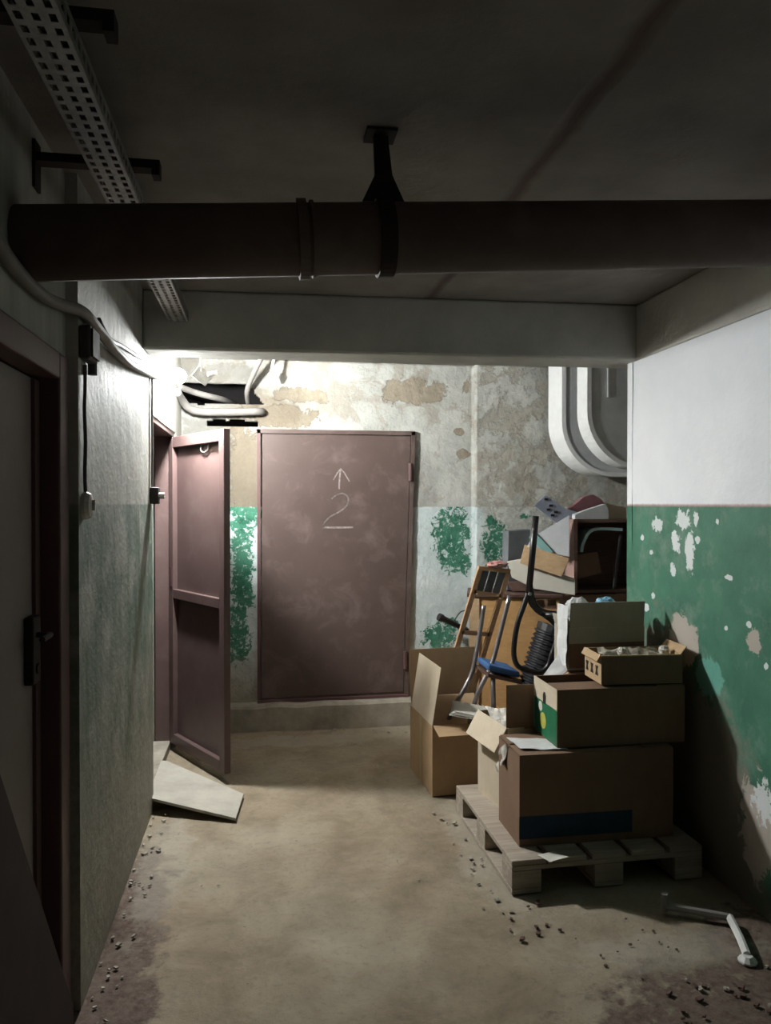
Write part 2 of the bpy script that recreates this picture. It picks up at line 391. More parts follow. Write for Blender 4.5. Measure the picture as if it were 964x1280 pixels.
# beams
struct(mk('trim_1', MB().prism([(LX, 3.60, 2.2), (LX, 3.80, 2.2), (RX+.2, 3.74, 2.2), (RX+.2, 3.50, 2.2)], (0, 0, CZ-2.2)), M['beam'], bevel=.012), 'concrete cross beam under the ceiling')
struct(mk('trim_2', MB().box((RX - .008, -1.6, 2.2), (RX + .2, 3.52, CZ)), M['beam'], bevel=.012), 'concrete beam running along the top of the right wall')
o = mk('trim_3', grid(-.30, 1.45, 0, 1, .05, lambda x, t: (x, [5.0+.13, 5.13, 5.26][0] + t*.14, .165 + .006*nz(x, t, 4, 6))), M['sill'])
sl = MB(); N = 36
for i in range(N + 1):
    x = -.36 + 1.86*i/N; y = 5.13 + .012*nz(x, 0, 0, 7); z = .162 + .008*nz(x, 3, 0, 6)
    sl.v += [(x, y - .012, -.01), (x, y, z - .015), (x, y + .018, z), (x, 5.26, z + .004), (x, 5.26, -.01)]
for i in range(N):
    for k in range(4): sl.f.append((i*5+k, i*5+k+1, i*5+5+k+1, i*5+5+k)[::-1])
bpy.data.objects.remove(o)
sl.f += [(0, 1, 2, 3, 4), tuple(N*5+k for k in (4, 3, 2, 1, 0))]
struct(mk('trim_3', sl, M['sill']), 'raised concrete sill under the numbered door')

# ------------------------------------------------------------------ doors
# numbered steel door on the back wall
d1 = sroot('door_1', 'maroon steel door with a chalked arrow and number two', (.495, 5.2, .17))
mk('door_leaf', MB().prism([(-.022, 5.205, .185), (.955, 5.205, .195), (1.008, 5.205, 1.97), (-.008, 5.205, 1.982)][:4], (0, .03, 0)), M['maroon'], d1, bevel=.004)
fr = MB()
mk('frame_stile', MB().box((-.045, 5.19, .17), (-.022, 5.245, 2.0)), M['darkdoor'], d1)
mk('frame_stile', MB().prism([(.957, 5.19, .17), (.985, 5.19, .17), (1.035, 5.19, 2.0), (1.010, 5.19, 2.0)], (0, .055, 0)), M['maroon'], d1)
mk('frame_rail', MB().box((-.045, 5.19, 1.975), (1.035, 5.245, 2.003)), M['maroon'], d1)
mk('frame_rail', MB().box((-.045, 5.175, .155), (.985, 5.245, .182)), M['darkdoor'], d1)
for zz in (1.72, .42):
    xx = .957 + (zz-.17)/1.83*.05
    mk('hinge', MB().tube([(xx, 5.188, zz-.06), (xx, 5.188, zz+.06)], .013, 10), M['darkdoor'], d1)
def ribbon(pts, wdt, y=5.2035):
    mb = MB()
    for a, b in zip(pts[:-1], pts[1:]):
        a = Vector(a); b = Vector(b); t = (b - a); t.normalize(); nrm = Vector((-t.z, 0, t.x)) * wdt/2
        q = [a + nrm - t*wdt*.3, a - nrm - t*wdt*.3, b - nrm + t*wdt*.3, b + nrm + t*wdt*.3]
        mb.prism([(p.x, y, p.z) for p in q], (0, .0018, 0))
    return mb
def cpx(lst): return [at(310 + .3216*a, 440 + .3216*b, 1, 5.2035) for a, b in lst]
two = smooth_path(cpx([(328, 570), (346, 556), (372, 550), (391, 566), (387, 594), (362, 618), (322, 640), (300, 662), (295, 682)]), 4)
mk('chalk_number', ribbon(two, .011), M['chalk'], d1)['label'] = 'chalked number two'
o = mk('chalk_number_foot', ribbon(cpx([(294, 682), (340, 683), (408, 682)]), .013), M['chalk'], d1)
mk('chalk_arrow_shaft', ribbon(cpx([(356, 531), (358, 490), (361, 458)]), .011), M['chalk'], d1)
mk('chalk_arrow_head', ribbon(cpx([(334, 496), (349, 470), (362, 453), (376, 468), (396, 502)]), .008), M['chalk'], d1)
d1.location.y += .028
# open door on the left wall
hx, hy, fx, fy = -.545, 4.85, -.185, 4.22
ang = math.atan2(fy - hy, fx - hx); wd = math.hypot(fx - hx, fy - hy)
d2 = sroot('door_2', 'maroon framed steel door standing ajar beside the ramp board', (hx, hy, 0)); d2.rotation_euler.z = ang
W[d2] = Matrix.Translation((hx, hy, 0)) @ Matrix.Rotation(ang, 4, 'Z')
D = lambda nm, a, b, m=M['maroon2'], bev=.003, par=None: mk(nm, MB().box(a, b), m, par or d2, local=True, bevel=bev)
B0, B1, TP = .045, .045, 1.905
D('panel_sheet', (.01, .0, B0), (wd-.01, .006, TP - .004))
D('stile', (0, -.032, B0), (.055, -.0005, TP)); D('stile', (wd-.06, -.032, B0), (wd, -.0005, TP))
D('rail', (.055, -.032, TP-.065), (wd-.06, -.0005, TP)); D('rail', (.055, -.032, .93), (wd-.06, -.0005, .985)); D('rail', (.055, -.032, B0), (wd-.06, -.0005, B0+.06))
D('edge_flange', (wd, -.034, B0), (wd+.006, .004, TP))
ring = MB().tube([(wd*.62 + .05*math.cos(t), -.012, TP-.085 + .028*math.sin(t)) for t in [i*math.pi/10 for i in range(21)]], .004, 6)
mk('wire_ring', ring, M['galv'], d2, local=True)
D('lock_plate', (.018, -.036, 1.0), (.05, -.0325, 1.12), M['darkdoor'])
# its frame in the opening
f2 = sroot('door_frame', 'maroon steel frame lining the open side doorway', (LX, 4.4, 0))
f2.name = 'trim_4'
mk('far_jamb', MB().box((-.66, 4.86, 0), (-.545, 4.9, 1.95)), M['maroon2'], f2, bevel=.003)
mk('near_jamb', MB().box((-.66, 3.9, 0), (-.545, 3.94, 1.95)), M['maroon2'], f2, bevel=.003)
mk('header', MB().box((-.66, 3.94, 1.91), (-.545, 4.86, 1.95)), M['maroon2'], f2, bevel=.003)
mk('threshold', MB().box((-.69, 3.94, -.01), (-.57, 4.86, .045)), M['sill'], f2, bevel=.003)
for zz in (.17, .78, 1.6):
    mk('hinge', MB().tube([(-.555, 4.853, zz), (-.555, 4.853, zz+.1)], .011, 8), M['strap'], f2)
# near door
d3 = sroot('door_3', 'grey brown plank door in a dark frame on the left wall', (-.62, 1.8, 0))
mk('jamb', MB().box((-.69, 2.265, 0), (-.562, 2.365, 1.925)), M['darkdoor'], d3, bevel=.006)
mk('jamb', MB().box((-.69, 1.28, 0), (-.562, 1.375, 1.925)), M['darkdoor'], d3, bevel=.006)
mk('header', MB().box((-.69, 1.375, 1.85), (-.562, 2.265, 1.925)), M['darkdoor'], d3, bevel=.006)
mk('door_leaf', MB().box((-.66, 1.38, .015), (-.625, 2.26, 1.845)), M['leaf'], d3, bevel=.004)
mk('leaf_trim', MB().box((-.6245, 2.215, .02), (-.615, 2.259, 1.84)), M['darkdoor'], d3)
lk = mk('lock_case', MB().box((-.6245, 2.14, 1.02), (-.600, 2.205, 1.2)), M['strap'], d3, bevel=.004)
mk('handle', MB().tube(smooth_path([(-.600, 2.17, 1.15), (-.572, 2.17, 1.15), (-.565, 2.16, 1.15), (-.565, 2.09, 1.15)], 4), .008, 8), M['strap'], lk)
mk('keyhole_cover', MB().tube([(-.6005, 2.172, 1.06), (-.595, 2.172, 1.06)], .014, 10), M['strap'], lk)

# ------------------------------------------------------------------ services
# big pipe across the corridor
pz = lambda x: 2.122 + (x + .54) * .0675
pp = thing('ceiling_pipe', 'thick rusty brown pipe crossing the corridor below the ceiling', 'pipe', (.6, 1.95, pz(.6)-.09))
mk('pipe_run', MB().tube([(x, 1.95, pz(x)) for x in (-.572, .1, .7, 1.3, 1.795)], .088, 32), M['pipe'], pp, smooth=True)
def ringat(x0, x1, r): return MB().tube([(x0, 1.95, pz(x0)), (x1, 1.95, pz(x1))], r, 32)
mk('coupling_ring', ringat(.085, .108, .098), M['pipe'], pp)
mk('coupling_ring', ringat(.118, .126, .094), M['pipe'], pp)
hs = mk('hanger_strap', ringat(.285, .325, .096), M['strap'], pp)
hm = MB()
x0 = .303
hm.v = []
hm.add([(x0-.055, 1.94, pz(x0)+.09), (x0+.055, 1.94, pz(x0)+.09), (x0+.022, 1.94, pz(x0)+.16), (x0+.018, 1.99, CZ-.006), (x0-.018, 1.99, CZ-.006), (x0-.022, 1.94, pz(x0)+.16),
        (x0-.055, 1.96, pz(x0)+.09), (x0+.055, 1.96, pz(x0)+.09), (x0+.022, 1.96, pz(x0)+.16), (x0+.018, 2.01, CZ-.006), (x0-.018, 2.01, CZ-.006), (x0-.022, 1.96, pz(x0)+.16)],
       [(0,1,2,5), (5,2,3,4), (6,11,8,7), (11,10,9,8), (0,6,7,1), (1,7,8,2), (2,8,9,3), (3,9,10,4), (4,10,11,5), (5,11,6,0)])
mk('hanger_bracket', hm, M['strap'], pp)
mk('ceiling_plate', MB().box((x0-.04, 1.96, CZ-.008), (x0+.04, 2.04, CZ-.001)), M['strap'], pp)
# perforated cable tray
tray = thing('cable_tray', 'perforated galvanised cable tray hung along the left wall', 'cable tray', (-.375, 2.2, 2.32))
def perf(L0, L1, wdt, rows, pitch):
    mb = MB(); nc = int((L1-L0)/pitch); cw = wdt/rows
    for i in range(nc):
        for j in range(rows):
            y0 = L0 + i*pitch; x0 = j*cw
            ix0, ix1, iy0, iy1 = x0+cw*.28, x0+cw*.72, y0+pitch*.2, y0+pitch*.8
            if (i + j) % 2: iy0 += pitch*.05
            vs = [(x0,y0,0),(x0+cw,y0,0),(x0+cw,y0+pitch,0),(x0,y0+pitch,0),(ix0,iy0,0),(ix1,iy0,0),(ix1,iy1,0),(ix0,iy1,0)]
            mb.add(vs, [(0,1,5,4),(1,2,6,5),(2,3,7,6),(3,0,4,7)])
    return mb
Y0, Y1 = .9, 3.56
pb = perf(Y0, Y1, .085, 3, .038)
mk('tray_bottom', MB().add(pb.v, pb.f, Matrix.Translation((-.42, 0, 2.32))), M['galv'], tray, solid=.002)
ps = perf(Y0, Y1, .045, 1, .038)
Rv = Matrix.Rotation(-math.pi/2, 4, 'Y')
for xx in (-.42, -.335):
    mk('tray_side', MB().add(ps.v, ps.f, Matrix.Translation((xx, 0, 2.32)) @ Rv), M['galv'], tray, solid=.002)
for k, xx in enumerate((-.40, -.378, -.355)):
    o = mk('tray_cable', MB().tube([(xx + .006*nz(q, k, 0, 3), q, 2.334) for q in [Y0 + .12*i for i in range(22)]], .010, 6), M['darkcable'], tray)
for k, yy in enumerate((1.47, 2.08)):
    b = thing('tray_bracket', ['dark steel hanger bar over the dim end of the cable tray', 'dark steel hanger bar over the cable tray next to the big pipe'][k], 'bracket', (NX, yy, 2.36), 0, 'cable tray brackets')
    mk('arm', MB().box((NX+.008, yy-.02, 2.367), (-.265, yy+.02, 2.389)), M['strap'], b)
    mk('wall_plate', MB().box((NX+.0005, yy-.025, 2.30), (NX+.008, yy+.025, 2.42)), M['strap'], b)
    mk('tip', MB().box((-.285, yy-.02, 2.350), (-.265, yy+.02, 2.3665)), M['strap'], b)
# cables along the left wall
pts = smooth_path([(-.556, 1.0, 2.06), (-.556, 1.6, 2.07), (-.556, 1.85, 2.035), (-.553, 2.08, 2.03), (-.545, 2.22, 2.045), (-.520, 2.36, 2.06), (-.521, 2.6, 2.055), (-.521, 2.8, 2.045), (-.521, 3.1, 2.05), (-.521, 3.5, 2.085), (-.521, 3.84, 2.12), (-.521, 4.15, 2.16), (-.521, 4.30, 2.19)], 5)
tag(mk('thick_cable', MB().tube(pts, .017, 10), M['cable'], smooth=True), 'thick pale cable clipped along the top of the left wall', 'cable')
pts = smooth_path([(-.530, 2.62, 2.10), (-.530, 2.8, 2.075), (-.530, 3.0, 2.095), (-.530, 3.3, 2.12), (-.530, 3.6, 2.15), (-.530, 4.0, 2.19), (-.530, 4.31, 2.215)], 5)
tag(mk('thin_cable', MB().tube(pts, .008, 8), M['darkcable'], smooth=True), 'thin dark cable on the wall above the thick pale cable', 'cable')
jb = thing('junction_box', 'dark junction box on the left wall below the thick cable', 'junction box', (-.52, 2.44, 1.92))
mk('case', MB().box((-.539, 2.38, 1.93), (-.505, 2.49, 2.03)), M['darkcable'], jb, bevel=.008)
mk('lid', MB().box((-.505, 2.387, 1.937), (-.499, 2.483, 2.023)), M['strap'], jb, bevel=.003)
mk('cable_gland', MB().tube([(-.525, 2.50, 1.90), (-.525, 2.50, 1.95)], .014, 8), M['darkcable'], jb)
for yy, zt, ex in ((2.435, 1.92, 'junction box'), (3.845, 2.13, 'lamp')):
    p = [(-.533, yy + .006*math.sin(i*1.3), zt + (1.535-zt)*i/10) for i in range(11)]
    tag(mk('switch_cable', MB().tube(p, .006, 6), M['darkcable' if yy < 3 else 'cable']), f'thin cable running down the wall from the {ex} to a switch', 'cable')
sw = thing('light_switch', 'round pale light switch at the green paint line below the junction box', 'switch', (LX, 2.435, 1.45))
Mx = Matrix.Translation((LX, 2.435, 1.495)) @ Matrix.Rotation(math.pi/2, 4, 'Y')
mk('base', MB().lathe([(.042, .001), (.042, .012), (.036, .024), (.012, .028)], Mx), M['whiteplastic'], sw, smooth=False)
mk('rocker', MB().box((LX+.028, 2.428, 1.48), (LX+.036, 2.442, 1.512)), M['whiteplastic'], sw)
sw = thing('rotary_switch', 'small dark rotary switch beside the open side door', 'switch', (LX, 3.84, 1.5))
mk('case', MB().box((LX+.001, 3.805, 1.50), (LX+.04, 3.875, 1.58)), M['darkcable'], sw, bevel=.006)
mk('knob', MB().tube([(LX+.04, 3.84, 1.54), (LX+.065, 3.84, 1.54)], .016, 10), M['whiteplastic'], sw)

# lamp
LP = Vector((-.455, 4.28, 2.19))
lamp = thing('wall_lamp', 'bare glowing bulb on a ceramic holder high on the left wall', 'lamp', (LX, LP.y, LP.z))
Mx = Matrix.Translation((LX, LP.y, LP.z)) @ Matrix.Rotation(math.pi/2, 4, 'Y')
mk('holder', MB().lathe([(.045, .001), (.045, .010), (.028, .016), (.026, .032), (.02, .034)], Mx), M['ceramic'], lamp)
vs = []
bl = MB(); prof = [(.004, -.042)]
for i in range(1, 10):
    a = -math.pi/2 + math.pi*i/10; prof.append((.042*math.cos(a), .042*math.sin(a)))
prof.append((.004, .042))
mk('bulb', MB().lathe(prof, Matrix.Translation(LP), 16), M['bulb'], lamp, smooth=True)
# torn clear/grey plastic lamp shade hanging next to the bulb
def sheet(quad, n, amp, seed, sc=9, M4=None):
    a, b, c, d = [Vector(q) for q in quad]; nr = (b - a).cross(d - a).normalized(); mb = MB()
    for j in range(n + 1):
        for i in range(n + 1):
            u, v = i/n, j/n; p = (a*(1-u)+b*u)*(1-v) + (d*(1-u)+c*u)*v
            k = noise.noise(p*sc + Vector((seed*3.1, seed, 0))) + .5*noise.noise(p*sc*2.3 + Vector((seed, 0, seed)))
            e = Vector((noise.noise(p*sc+Vector((9, seed, 1))), noise.noise(p*sc+Vector((seed, 5, 2))), noise.noise(p*sc+Vector((seed, 2, 8)))))*amp*.5
            mb.v.append(tuple(p + nr*k*amp + e))
    for j in range(n):
        for i in range(n):
            q = j*(n+1)+i; mb.f.append((q, q+1, q+n+2, q+n+1))
    return mb
ls = thing('cable_spacer', 'bent grey sheet bracket hanging beside the glowing bulb', 'bracket', (-.31, 4.25, 2.14))
mk('plate', sheet([(-.385, 4.24, 2.19), (-.315, 4.28, 2.14), (-.27, 4.28, 2.19), (-.34, 4.24, 2.245)], 8, .006, 4), M['galv'], ls, solid=.003)
mk('hook', MB().tube(smooth_path([(-.30, 4.26, 2.20), (-.27, 4.28, 2.21), (-.25, 4.28, 2.215)], 4), .012, 8), M['ceramic'], ls)
mk('stem', MB().tube([(-.33, 4.25, 2.215), (-.345, 4.25, CZ)], .006, 6), M['galv'], ls)

# pipes at the wall hole
def tubething(name, label, cat, pts, r, mat, n=12, k=6):
    return tag(mk(name, MB().tube(smooth_path(pts, k), r, n), mat, smooth=True), label, cat)
tubething('bent_pipe', 'grey bent pipe running below the dark wall hole', 'pipe', [(-.535, 4.95, 2.20), (-.52, 5.08, 2.17), (-.48, 5.15, 2.125), (-.40, 5.17, 2.105), (-.2, 5.18, 2.108), (-.04, 5.185, 2.115), (.0, 5.26, 2.118)], .026, M['oldpipe'])
tubething('stub_pipe', 'short grey pipe entering the dark wall hole', 'pipe', [(-.535, 5.05, 2.25), (-.46, 5.17, 2.235), (-.36, 5.22, 2.215), (-.27, 5.35, 2.21), (-.2, 5.6, 2.21)], .02, M['oldpipe'])
tubething('angled_pipe', 'thin pipe slanting from the ceiling into the dark wall hole', 'pipe', [at(331, 447, 1, 5.0) + Vector((0, 0, .04)), at(318, 465, 1, 5.1), at(309, 489, 1, 5.2), (-.10, 5.4, 2.17)], .017, M['oldpipe'])
hk = thing('hanging_clip', 'white plastic clip dangling from the ceiling above the numbered door', 'clip', at(338, 477, 1, 5.1))
a, b = at(344, 440, 1, 5.1), at(338, 472, 1, 5.1)
mk('strip', MB().tube([Vector((a.x, a.y, CZ)), a, b], .010, 8), M['ceramic'], hk)
mk('tab', MB().tube([b + Vector((0,0,.03)), b, b - Vector((.004, 0, .035))], [.012, .022, .008], 10), M['ceramic'], hk)
# valve on the back wall
vl = thing('wall_valve', 'small black valve with a wire loop on the back wall above the floor box', 'valve', at(568, 782, 1, 5.2))
a, b = at(553, 773, 1, 5.12), at(585, 788, 1, 5.17)
mk('body', MB().tube([a, a*.6 + b*.4, b, Vector((b.x+.01, 5.26, b.z))], [.022, .02, .013, .013], 10), M['blackplastic'], vl)
mk('cap', MB().tube([a, a - (b-a).normalized()*.03], .027, 10), M['blackplastic'], vl)
mk('wire', MB().tube(smooth_path([at(568, 776, 1, 5.14), at(576, 765, 1, 5.14), at(588, 762, 1, 5.16), Vector((1.43, 5.25, .77))], 5), .004, 6), M['darkcable'], vl)

# ventilation ducts in the alcove
def duct(name, label, y0, y1, x0, zb, hgt, R):
    root = thing(name, label, 'duct', (x0, y0, zb))
    cx, cz = x0 + R, zb + R; arc = [(cx - R*math.cos(t), cz - R*math.sin(t)) for t in [i*math.pi/2/14 for i in range(15)]]
    r2 = R - hgt; arc2 = [(cx - r2*math.cos(t), cz - r2*math.sin(t)) for t in [i*math.pi/2/14 for i in range(15)]]
    outer = [(x0, CZ)] + arc + [(3.59, zb)]; inner = [(x0+hgt, CZ)] + arc2 + [(3.59, zb+hgt)]
    def strip(y, a, b):
        mb = MB(); n = len(a); mb.v = [(p[0], y, p[1]) for p in a] + [(p[0], y, p[1]) for p in b]
        mb.f = [(i, i+1, n+i+1, n+i) for i in range(n-1)]; return mb
    def band(a, ya, yb):
        mb = MB(); n = len(a); mb.v = [(p[0], ya, p[1]) for p in a] + [(p[0], yb, p[1]) for p in a]
        mb.f = [(i, i+1, n+i+1, n+i) for i in range(n-1)]; return mb
    mk('side_sheet', strip(y0, outer, inner), M['duct'], root, solid=.002); mk('side_sheet', strip(y1, outer, inner), M['duct'], root, solid=.002)
    mk('outer_sheet', band(outer, y0, y1), M['ductedge'], root, solid=.002); mk('inner_sheet', band(inner, y0, y1), M['duct'], root, solid=.002)  # outer face whiter than the sides, lamplight put into its colour
    off = lambda q, d: [(p[0] + d*s[0], p[1] + d*s[1]) for p, s in zip(q, [(1, 0)] + [((cx-p[0])/R, (cz-p[1])/R) for p in arc] + [(0, 1)])]
    mk('seam', strip(y0 - .004, off(outer, -.006), off(outer, .022)), M['ductedge'], root, solid=.008)
    mk('joint_flange', MB().box((x0+.13, y0-.006, CZ-.30), (x0+.14, y0-.001, CZ)), M['ductedge'], root)
duct('ventilation_duct', 'grey curved ventilation duct beside the white wall end', 4.55, 4.71, 2.0, 1.725, .30, .36)
duct('ventilation_duct', 'pale curved ventilation duct against the peeling back wall', 4.85, 5.1, 1.955, 1.69, .30, .36)

# ------------------------------------------------------------------ ramp board, dark slab, floor scraps
rp = MB(); q = [(x, y, .002 + .058*(-.105 - x)/.46) for x, y in [(-.565, 3.86), (-.133, 3.67), (-.105, 3.985), (-.535, 4.40), (-.568, 4.40)]]
rp.prism(q, (0, 0, .014))
tag(mk('ramp_board', rp, M['ramp'], bevel=.002), 'grey board sloping from the side doorway to the floor', 'board')
lb = MB(); a, b = at(-30, 870, 0, -.535), at(92, 1260, 0, -.535)  # dark slab covering the slanting dark area by the near door
lb.prism([(-.535, b.y, .0), (-.535, b.y, b.z + .01), (-.535, a.y, a.z), (-.535, a.y - .35, a.z - .05), (-.535, a.y - .5, .0)], (-.022, 0, 0))
tag(mk('slanted_slab', lb, M['darkslab'], bevel=.002), 'dark slanted slab standing against the plank door', 'board')
bar = thing('metal_bracket', 'bent pale metal bar lying on the floor by the right wall', 'bar', (1.56, 2.45, 0))
mk('long_arm', MB().tube([(1.445, 2.60, .03), (1.64, 2.50, .025)], .014, 8), M['cable'], bar)
mk('short_arm', MB().tube([(1.64, 2.50, .025), (1.60, 2.38, .022), (1.565, 2.29, .018)], .014, 8), M['ceramic'], bar)
mk('upright_stub', MB().tube([(1.445, 2.60, .012), (1.445, 2.60, .075)], .013, 8), M['cable'], bar)
mk('foot', MB().lathe([(.03, 0), (.03, .006), (.016, .02)], Matrix.Translation((1.562, 2.283, .002)), 10), M['ceramic'], bar)
def rubble(name, label, zones, mat, seed):
    rnd = random.Random(seed); mb = MB()
    for (x0, x1, y0, y1, n, s0, s1) in zones:
        for _ in range(n):
            x, y, s = rnd.uniform(x0, x1), rnd.uniform(y0, y1), rnd.uniform(s0, s1)
            R = Matrix.Translation((x, y, s*.3)) @ Matrix.Rotation(rnd.uniform(0, 6.3), 4, 'Z') @ Matrix.Rotation(rnd.uniform(-.5, .5), 4, 'X')
            vs = [(rnd.uniform(.6, 1)*s*a*1.3, rnd.uniform(.6, 1)*s*b, rnd.uniform(.4, .8)*s*c*.7) for a, b, c in [(-1,-1,-1),(1,-1,-1),(1,1,-1),(-1,1,-1),(-1,-1,1),(1,-1,1),(1,1,1),(-1,1,1)]]
            mb.add(vs, [(0,3,2,1),(4,5,6,7),(0,1,5,4),(1,2,6,5),(2,3,7,6),(3,0,4,7)], R)
    o = mk(name, mb, mat); o['label'] = label; o['category'] = 'debris'; o['kind'] = 'stuff'
rubble('plaster_crumbs', 'pale plaster crumbs scattered along the wall feet', [(-.53, -.44, 2.3, 3.85, 45, .002, .008), (.80, .91, 2.7, 3.7, 20, .003, .009), (.1, 1.3, 4.9, 5.1, 25, .003, .008), (-.4, .8, 1.8, 4.8, 40, .0015, .004), (1.2, 1.78, 1.6, 2.25, 12, .004, .010)], M['rubble'], 3)
rubble('brick_crumbs', 'dark reddish dirt clods in the corner by the right wall', [(1.2, 1.78, 1.6, 2.2, 90, .003, .010), (.85, 1.05, 2.5, 2.78, 10, .003, .009), (1.0, 1.4, 2.2, 2.6, 14, .002, .006)], M['brick'], 5)
tag(mk('paper_scrap', sheet([at(672, 1068, 2, .136), at(688, 1077, 2, .136), at(712, 1072, 2, .142), at(690, 1064, 2, .142)], 6, .004, 2), M['paper'], solid=.001), 'torn white scrap lying on the pallet edge', 'scrap')

# ------------------------------------------------------------------ pallet
pal = thing('wooden_pallet', 'weathered wooden pallet under the stacked boxes', 'pallet', (1.33, 3.23, 0), math.radians(1.0))
X0, X1, YA, YB = -.40, .40, -.405, .405
P = lambda nm, a, b: mk(nm, MB().box(a, b), M['pallet'], pal, local=True, bevel=.003)
for k, xa in enumerate((X0, X0+.165, X0+.33, X0+.495, X0+.66)): P('deck_board', (xa, YA, .110), (xa + .14, YB, .130))
for ya in (YA, -.06, YB-.12): P('cross_board', (X0, ya, .090), (X1, ya + .12, .1095))
for xa in (X0, -.06, X1-.12):
    for ya in (YA, -.06, YB-.12): P('block', (xa, ya, .0205), (xa + .12, ya + .12, .0895))
    P('runner_board', (xa, YA, .0), (xa + .12, YB, .0200))

# ------------------------------------------------------------------ cartons
def carton(label, loc, rz, w, d, h, mat, flaps=(), inside=True, t=.006, name='cardboard_box', group='cardboard boxes in the junk pile', tilt=(0, 0)):
    root = thing(name, label, 'box', loc, math.radians(rz), group, tilt)
    mb = MB().box((-w/2, -d/2, 0), (w/2, d/2, t))
    mb.box((-w/2, -d/2, t), (-w/2+t, d/2, h)).box((w/2-t, -d/2, t), (w/2, d/2, h))
    mb.box((-w/2+t, -d/2, t), (w/2-t, -d/2+t, h)).box((-w/2+t, d/2-t, t), (w/2-t, d/2, h))
    mk('body', mb, mat, root, local=True)
    for side, a, ln in flaps:
        a = math.radians(a); tt = t*.7
        if side in 'lr':
            f = MB().box((0, -d/2+.004, 0), (tt, d/2-.004, ln)); s = -1 if side == 'l' else 1
            m = Matrix.Translation((s*(w/2 - (tt if s > 0 else 0) - (0 if s > 0 else 0)), 0, h+.001)) @ Matrix.Rotation(s*a, 4, 'Y')
        else:
            f = MB().box((-w/2+.004, 0, 0), (w/2-.004, tt, ln)); s = -1 if side == 'f' else 1
            m = Matrix.Translation((0, s*(d/2 - (tt if s > 0 else 0)), h+.001)) @ Matrix.Rotation(-s*a, 4, 'X')
        mk('flap', MB().add(f.v, f.f, m), mat, root, local=True)
    return root
# large dark fronted box on the pallet
A = carton('large brown box with a dark blue band, bottom of the pallet stack', (1.335, 3.065, .131), 0, .66, .27, .365, M['cb2'], [('l', -90, .12), ('r', -90, .12), ('f', -89, .133), ('b', -89, .133)])
mk('blue_band', MB().box((-.331, -.1362, .03), (.15, -.1352, .12)), M['blueband'], A, local=True)['label'] = 'dark blue printed band'
# pale box behind it
Bx = carton('pale box with a hanging grey flap, rear left of the pallet', (1.135, 3.40, .131), 8, .21, .32, .385, M['cb3'], [('l', 150, .12)])
tag(mk('crumpled_paper', sheet([(1.05, 3.27, .49), (1.20, 3.27, .49), (1.19, 3.53, .53), (1.03, 3.53, .53)], 14, .035, 11, 11), M['paper'], solid=.002), 'crumpled white paper stuffed into the pale box', 'paper')
tag(mk('paper_wad', sheet([(.995, 3.07, .503), (1.0, 3.20, .43), (1.02, 3.23, .33), (1.0, 3.10, .40)], 12, .02, 17, 13), M['paper'], solid=.002), 'limp paper rag hanging down the gap between the pallet boxes', 'paper')
# second tier
Cx = carton('brown box with a green printed side, second tier of the stack', (1.46, 3.11, .5045), 0, .56, .275, .236, M['cb2'], [('r', -90, .12), ('f', -89, .12)])
gp = mk('printed_side', MB().box((-.2812, -.135, .004), (-.2802, .135, .15)), M['greenprint'], Cx, local=True); gp['label'] = 'green printed picture'
mk('yellow_spot', MB().lathe([(.035, 0), (.035, .001)], Matrix.Translation((-.2813, .02, .07)) @ Matrix.Rotation(-math.pi/2, 4, 'Y'), 14), M['yellowprint'], gp, local=True)
mk('white_spot', MB().lathe([(.022, 0), (.022, .001)], Matrix.Translation((-.2813, .05, .125)) @ Matrix.Rotation(-math.pi/2, 4, 'Y'), 10), M['paper'], gp, local=True)
mk('bottle_mark', MB().prism([(-.2813, .02, .145), (-.2813, -.01, .145), (-.2813, -.012, .18), (-.2813, -.003, .195), (-.2813, .012, .195), (-.2813, .022, .18)], (-.001, 0, 0)), M['blackprint'], Cx, local=True)
mk('pale_side', MB().box((-.2811, -.134, .151), (-.2802, .134, .238)), M['cb3'], Cx, local=True)
mk('side_flap', MB().box((-.41, .128, .005), (-.2825, .132, .20)), M['cb2'], Cx, local=True)
tag(mk('plastic_sheet', sheet([(1.03, 2.985, .505), (1.22, 2.955, .5035), (1.20, 3.10, .5035), (1.015, 3.13, .509)], 10, .004, 6, 14), M['film'], solid=.001), 'white plastic sheet squeezed between the two lowest pallet boxes', 'sheet')
# hidden support behind second tier
G = carton('tall plain brown box behind the green printed box', (1.55, 3.375, .131), 0, .37, .22, .61, M['cb2'], [('l', -90, .18), ('r', -90, .18), ('f', -89, .108), ('b', -89, .108)])
# third tier
Dx = carton('low open box with black printed marks, top of the stack front', (1.56, 3.08, .751), -3, .35, .19, .12, M['cb'], [('r', 40, .04), ('l', 150, .03)])
mk('shaded_front', MB().box((-.176, -.0965, .002), (.176, -.0955, .115)), M['cb2'], Dx, local=True)  # thin darker sheet, shade of the front put into the cardboard colour
for k in range(3):
    yy = -.06 + .055*k
    mk('black_mark', MB().prism([(-.1762, yy, .03), (-.1762, yy+.03, .03), (-.1762, yy+.022, .05), (-.1762, yy+.03, .07), (-.1762, yy, .07), (-.1762, yy+.01, .05)], (-.001, 0, 0)), M['blackprint'], Dx, local=True)
Ex = carton('upright greyed box with a raised front flap, top of the stack rear', (1.535, 3.36, .7505), 2, .37, .16, .19, M['cb4'], [('f', 6, .115), ('l', 15, .05), ('b', -30, .05)])
mk('front_stripe', MB().box((-.184, -.0812, .01), (.184, -.0802, .12)), M['cb2'], Ex, local=True)
